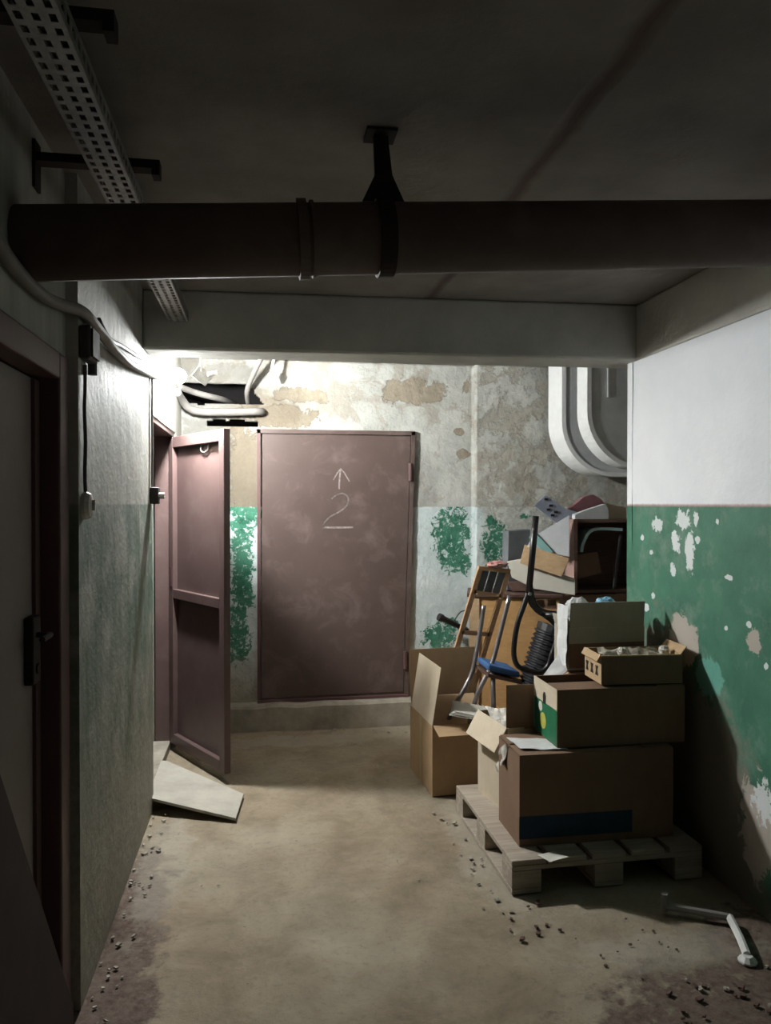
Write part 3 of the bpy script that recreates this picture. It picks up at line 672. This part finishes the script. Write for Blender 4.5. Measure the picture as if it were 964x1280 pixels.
def wad(name, label, cat, c, r, mat, seed, amp=.35):
    mb = MB(); n, m = 18, 12
    for j in range(m + 1):
        for i in range(n):
            t = math.pi*j/m; p = 2*math.pi*i/n
            u = Vector((math.sin(t)*math.cos(p), math.sin(t)*math.sin(p), math.cos(t)))
            k = 1 + amp*(noise.noise(u*2.2 + Vector((seed, 0, 0))) + .6*noise.noise(u*5 + Vector((0, seed, 0))))
            mb.v.append((c[0] + u.x*r[0]*k, c[1] + u.y*r[1]*k, c[2] + u.z*r[2]*k))
    for j in range(m):
        for i in range(n):
            mb.f.append((j*n+i, (j+1)*n+i, (j+1)*n+(i+1)%n, j*n+(i+1)%n))
    return tag(mk(name, mb, mat), label, cat)
tag(mk('plastic_bag', sheet([(1.335, 3.262, .77), (1.338, 3.255, 1.045), (1.338, 3.37, 1.045), (1.332, 3.35, .77)], 14, .009, 21, 12), M['film'], solid=.001), 'white plastic bag draped over the left edge of the greyed box', 'bag')
wad('film_wad', 'crumpled clear white plastic bulging out of the greyed box', 'plastic', (1.44, 3.37, 1.00), (.065, .045, .06), M['film'], 5)
wad('foam_wad', 'small pale crumple sticking out of the greyed box back', 'paper', (1.40, 3.41, .975), (.035, .025, .04), M['paper'], 9)
wad('blue_bag', 'light blue plastic bag on top of the greyed box', 'bag', (1.57, 3.36, 1.03), (.05, .04, .04), M['bluefilm'], 14, .25)
wad('cyan_bag', 'pale cyan plastic lying behind the light blue bag', 'plastic', (1.66, 3.37, 1.0), (.045, .04, .04), M['cyanfilm'], 19, .25)
# crumbs of white in the low box
tag(mk('grey_wrapping', sheet([(1.42, 3.03, .85), (1.70, 3.015, .85), (1.70, 3.13, .87), (1.42, 3.14, .87)], 16, .022, 31, 16), M['cb4'], solid=.002), 'crumpled grey wrapping filling the low open box', 'wrapping')
wad('paper_ball', 'small white paper ball on the grey wrapping', 'paper', (1.50, 3.05, .875), (.022, .02, .018), M['paper'], 30)
wad('foil_ball', 'larger whitish crumple at the end of the low open box', 'paper', (1.695, 3.06, .872), (.022, .022, .02), M['paper'], 33)
tag(mk('film_sheet', sheet([at(657, 874, 1, 3.31), at(676, 872, 1, 3.27), at(709, 838, 1, 3.275), at(703, 812, 1, 3.34)], 14, .008, 41, 9), M['film'], solid=.001), 'diagonal white plastic film beside the corrugated black hose', 'sheet')

# big open box on the floor
Fb = carton('big open tan box on the floor beside the pallet', (1.035, 4.07, .0), 4, .40, .44, .36, M['cb'], [('f', 104, .11), ('b', 6, .31)])
lf = MB().box((0, -.215, 0), (.004, .20, .30))
mk('flap', MB().add(lf.v, lf.f, Matrix.Translation((-.2, 0, .361)) @ Matrix.Rotation(math.radians(9), 4, 'Y') ), M['cb3'], Fb, local=True)
mk('tape_strip', MB().box((-.2012, -.03, 0), (-.2002, .02, .355)), M['tape'], Fb, local=True)
mk('inner_divider', MB().add(*(lambda b: (b.v, b.f))(MB().box((-.17, -.002, 0), (.17, .002, .24))), Matrix.Translation((0, -.02, .30)) @ Matrix.Rotation(math.radians(-62), 4, 'X')), M['cb'], Fb, local=True)
nb = thing('newspaper_stack', 'thin sheaf of grey papers resting over the big open box', 'papers', (1.1, 3.84, .40))
for k in range(4):
    mk('paper_sheet', sheet([(.93 + .01*k, 3.80, .425 + .006*k), (1.24 - .008*k, 3.62, .40 + .006*k), (1.30, 3.83, .40 + .006*k), (.99, 3.97, .435 + .006*k)], 6, .003, 50 + k, 6), M['paper'], nb, solid=.002)
# supports behind
Hb = carton('square brown box behind the pallet holding the black hose', (1.53, 3.845, .0), 0, .42, .38, .42, M['cb2'], [('l', -90, .19), ('r', -90, .19), ('f', -89, .187), ('b', -89, .187)])
Ib = carton('tall brown box in the alcove under the open cabinet', (2.20, 4.74, .0), 0, .56, .36, .93, M['cb2'], [('l', -90, .28), ('r', -90, .28), ('f', -89, .217), ('b', -89, .217)])

# ------------------------------------------------------------------ furniture in the pile
sb = thing('veneer_sideboard', 'orange tan veneer sideboard behind the junk pile', 'sideboard', (1.55, 4.75, 0))
mk('body', MB().prism([(1.254, 4.60, 0), (1.78, 4.45, 0), (1.86, 4.74, 0), (1.335, 4.89, 0)], (0, 0, .925)), M['veneer'], sb, bevel=.004)
mk('top_board', MB().prism([(1.235, 4.59, .926), (1.79, 4.432, .926), (1.878, 4.75, .926), (1.325, 4.91, .926)], (0, 0, .022)), M['brownwood'], sb, bevel=.003)
mk('side_lath', MB().prism([(1.250, 4.5925, 0), (1.31, 4.5755, 0), (1.312, 4.5835, 0), (1.252, 4.6000, 0)], (0, 0, .92)), M['tanboard'], sb)
# wooden chair back leaning against the sideboard
wc = thing('wooden_chair', 'slim wooden chair leaning against the orange sideboard', 'chair', (1.1, 4.5, 0))
def stick(p, q, w2=.014, d2=.012):
    p, q = Vector(p), Vector(q); t = (q - p).normalized(); a = t.cross(Vector((0, 1, 0))).normalized(); b = a.cross(t)
    mb = MB(); c = [(-w2, -d2), (w2, -d2), (w2, d2), (-w2, d2)]
    return mb.add([p + a*u + b*v for u, v in c] + [q + a*u + b*v for u, v in c], [(0,1,2,3),(7,6,5,4),(0,4,5,1),(1,5,6,2),(2,6,7,3),(3,7,4,0)])
tl, bl_, tr, br_ = at(600, 712, 1, 4.37), at(573, 803, 1, 4.37), at(635, 716, 1, 4.37), at(606, 812, 1, 4.37)
def ext(t, b, z): k = (z - t.z)/(b.z - t.z); return t + (b - t)*k
mk('leg', stick(tl, ext(tl, bl_, .46)), M['chairwood'], wc); mk('leg', stick(tr, ext(tr, br_, 0.0)), M['chairwood'], wc)
mk('top_rail', stick(tl + Vector((-.01, 0, .01)), tr + Vector((.012, 0, .01)), .012, .014), M['chairwood'], wc)
mk('cross_rail', stick(tl + (bl_-tl)*.30, tr + (br_-tr)*.30, .010), M['chairwood'], wc)
mk('seat_rail', stick(tl + (bl_-tl)*.86, tr + (br_-tr)*.80, .012), M['chairwood'], wc)
for k in range(3):
    u = .2 + .3*k
    a = tl*(1-u) + tr*u; b = (tl + (bl_-tl)*.30)*(1-u) + (tr + (br_-tr)*.30)*u
    mk('back_slat', stick(a, b, .021, .005), M['slate'], wc)
wad('red_cloth', 'small crumpled pinkish cloth on the wooden chair back', 'cloth', (tl+tr)/2 + Vector((.02, 0, .04)), (.06, .035, .022), M['pinkcloth'], 61)
# chrome legged chair with blue seat, standing in the big open box
cc = thing('chrome_chair', 'chrome tube chair with a blue seat standing in the big open box', 'chair', (1.2, 4.05, 0))
s0 = at(622, 831, 1, 4.0)
mk('seat', MB().prism([(s0.x-.08, 3.90, s0.z-.01), (s0.x+.095, 3.90, s0.z-.055), (s0.x+.095, 4.12, s0.z-.055), (s0.x-.08, 4.12, s0.z-.01)], (0, 0, .035)), M['seat'], cc, bevel=.012)
mk('seat_pan', MB().prism([(s0.x-.085, 3.89, s0.z-.04), (s0.x+.10, 3.89, s0.z-.085), (s0.x+.10, 4.13, s0.z-.085), (s0.x-.085, 4.13, s0.z-.04)], (0, 0, .018)), M['brownwood'], cc)
mk('leg', MB().tube(smooth_path([at(637, 745, 1, 3.98), at(622, 805, 1, 3.98), at(613, 835, 1, 3.97), at(597, 868, 1, 3.96), (1.07, 3.95, .30), (1.02, 3.95, .02)], 4), .0125, 10), M['chrome'], cc, smooth=True)
mk('leg', MB().tube(smooth_path([at(605, 757, 1, 4.14), at(600, 790, 1, 4.14), at(591, 838, 1, 4.12), at(579, 864, 1, 4.1), (.99, 4.09, .30), (.94, 4.08, .02)], 4), .0125, 10), M['chrome'], cc, smooth=True)
mk('leg', MB().tube([at(616, 832, 1, 3.93), at(617, 880, 1, 3.93), (1.20, 3.93, .02)], .0125, 10), M['chrome'], cc, smooth=True)
mk('brace', MB().tube([at(612, 838, 1, 3.95), at(640, 842, 1, 3.98)], .009, 8), M['chrome'], cc)
# black tube chair frame upended
bf = thing('black_chair_frame', 'upended black steel tube chair frame on the hose and box', 'chair frame', (1.45, 3.85, .6))
q = lambda x, y, Y=3.78: at(x, y, 1, Y)
mk('post', MB().tube([q(670, 645), q(666, 690), q(661, 742)], .0165, 12), M['tube'], bf, smooth=True)
mk('loop', MB().tube(smooth_path([q(661, 740), q(655, 757), q(647, 780), q(643, 805), q(643, 822), q(648, 833), q(660, 838), q(675, 840), q(685, 833), q(690, 818), q(697, 798), q(697, 786), q(690, 776), q(678, 767), q(666, 757), q(661, 745)], 4), .0135, 10), M['tube'], bf, smooth=True)
mk('side_arm', MB().tube(smooth_path([q(661, 735), q(667, 757), q(677, 767), q(690, 769, 3.72), q(712, 769, 3.68)], 4), .0135, 10), M['tube'], bf, smooth=True)
mk('side_arm', MB().tube(smooth_path([q(663, 725), q(665, 742, 3.9), q(671, 757, 3.97), q(684, 765, 4.02), q(715, 768, 4.02)], 4), .012, 10), M['tube'], bf, smooth=True)
mk('pivot_bolt', MB().tube([q(661, 742) - Vector((0, .025, 0)), q(661, 742) + Vector((0, .025, 0))], .009, 8), M['galv'], bf)
# corrugated black hose
hb = thing('corrugated_hose', 'fat black corrugated plastic hose standing among the boxes', 'hose', (1.42, 3.85, .43))
b0, b1 = Vector((1.435, 3.92, .458)), Vector((1.550, 3.92, .81))
path = []; rr = []
for i in range(57):
    t = i/56; path.append(b0 + (b1-b0)*t); rr.append(.108 + (.010 if (i % 4) in (1, 2) else -.003))
mk('corrugated_wall', MB().tube(path, rr, 20), M['blackplastic'], hb)
mk('end_collar', MB().tube([b1, b1 + (b1-b0).normalized()*.03], .110, 20), M['blackplastic'], hb, smooth=False)
# stick by the film
tubething('wooden_stick', 'thin wooden stick slanting beside the corrugated hose', 'stick', [(1.60, 3.72, .425), (1.64, 3.74, .8), (1.66, 3.75, .9)], .01, M['chairwood'])
# open cabinet in the alcove
cb = thing('open_cabinet', 'dark brown open cabinet on top of the alcove box', 'cabinet', (2.1, 4.74, .937))
cx0, cx1, cy0, cy1, cz0, cz1 = 1.918, 2.45, 4.56, 4.90, .940, 1.405
mk('side_panel', MB().box((cx0, cy0, cz0), (cx0+.022, cy1, cz1)), M['pinkedge'], cb); mk('side_panel', MB().box((cx1-.02, cy0, cz0), (cx1, cy1, cz1)), M['brownwood'], cb)  # left side in paler wood, its lit look painted in
mk('top_panel', MB().box((cx0+.022, cy0, cz1-.022), (cx1-.02, cy1, cz1)), M['brownwood'], cb); mk('bottom_panel', MB().box((cx0+.022, cy0, cz0), (cx1-.02, cy1, cz0+.02)), M['brownwood'], cb)
mk('back_panel', MB().box((cx0+.022, cy1-.012, cz0+.02), (cx1-.02, cy1, cz1-.022)), M['brownwood'], cb)
st = smooth_path([at(727, 690, 1, 4.58), at(730, 677, 1, 4.58), at(742, 662, 1, 4.58), at(778, 662, 1, 4.58)], 4)
mb = MB(); n = len(st)
for p in st: mb.v += [(p.x, 4.575, p.z), (p.x, 4.77, p.z)]
mb.f = [(2*i, 2*i+1, 2*i+3, 2*i+2) for i in range(n-1)]
tag(mk('bent_tray', mb, M['cyanfilm'], solid=.018), 'pale blue bent plastic tray inside the open cabinet', 'tray')
tag(mk('cardboard_scrap', MB().prism([at(722, 694, 1, 4.62), at(747, 690, 1, 4.62), at(752, 716, 1, 4.62), at(722, 724, 1, 4.62)], (0, .006, 0)), M['cb2']), 'brown cardboard scrap inside the open cabinet', 'scrap')
tubething('cabinet_rod', 'dark rod leaning inside the open cabinet', 'rod', [at(767, 741, 1, 4.59), at(771, 705, 1, 4.59), at(776, 668, 1, 4.59)], .012, M['tube'])
# boards piled on the sideboard
def slab(name, label, cat, px, Y, th, mat, turn=0.0, xr=1.7):
    def on(x, y):
        d = ray(x, y); return Vector((0, 0, H)) + d * ((Y + turn*xr)/(d.y + turn*d.x))
    off = Vector((turn, 1, 0)).normalized() * th
    return tag(mk(name, MB().prism([on(x, y) for x, y in px], off), mat, bevel=.002), label, cat)
slab('drawer_front', 'off white drawer front lying askew on the sideboard', 'board', [(634, 702), (651, 699), (719, 724), (719, 744), (668, 736), (640, 722)], 4.50, .03, M['whiteboard'], .35)
slab('cardboard_sheet', 'tan cardboard sheet in front of the off white drawer front', 'board', [(656, 681), (712, 698), (702, 721), (650, 704)], 4.465, .012, M['tanboard'], .35)
slab('grey_sheet', 'large grey white panel leaning behind the open cabinet', 'panel', [(656, 687), (667, 671), (712, 644), (712, 696), (690, 692), (668, 683)], 4.575, .02, M['greypanel'], .45, 1.8)
slab('teal_folder', 'teal edged sheet tucked under the grey white panel', 'sheet', [(661, 672), (668, 664), (692, 690), (684, 693)], 4.56, .006, M['tealsheet'], .45, 1.8)
slab('slate_box', 'dark slate box end behind the black chair post', 'box', [(636, 664), (663, 662), (663, 738), (634, 738)], 4.66, .12, M['slate'])
lp = thing('perforated_sheet', 'blue grey perforated plastic panel on top of the pile', 'panel', at(690, 640, 1, 4.66))
mk('face', MB().prism([at(668, 632, 1, 4.66), at(682, 619, 1, 4.66), at(708, 636, 1, 4.66), at(722, 640, 1, 4.66), at(696, 654, 1, 4.66)], (0, .012, 0)), M['lilac'], lp)
for x, y in ((683, 624), (689, 632), (695, 640), (686, 637), (691, 644)):
    a = at(x, y, 1, 4.658); mk('slot', MB().box((a.x-.012, 4.656, a.z-.007), (a.x+.012, 4.6595, a.z+.007)), M['blackprint'], lp)
slab('plum_cushion', 'plum coloured rounded cushion at the top of the pile', 'cushion', [(703, 643), (716, 633), (730, 621), (742, 618), (752, 624), (760, 634), (730, 640)], 4.68, .05, M['plum'])
slab('pale_lid', 'pale box lid resting on top of the open cabinet', 'lid', [(719, 643), (738, 636), (757, 630), (761, 636), (761, 649), (719, 649)], 4.60, .05, M['greypanel'])
slab('beige_flap', 'beige cardboard piece between the plum cushion and the white wall', 'board', [(752, 628), (783, 634), (783, 650), (757, 650)], 4.74, .01, M['cb3'])
slab('dark_strip', 'dark narrow strip under the off white drawer front', 'board', [(634, 728), (650, 727), (716, 737), (716, 739), (640, 739)], 4.55, .04, M['brownwood'], .35)  # dark strip along the lower edge of the drawer front
tag(mk('brown_bag', sheet([(1.60, 4.44, .92), (1.74, 4.40, .92), (1.75, 4.41, .86), (1.61, 4.45, .87)], 8, .02, 70, 9), M['cb2'], solid=.004), 'crumpled brown wrapping in front of the sideboard', 'wrapping')
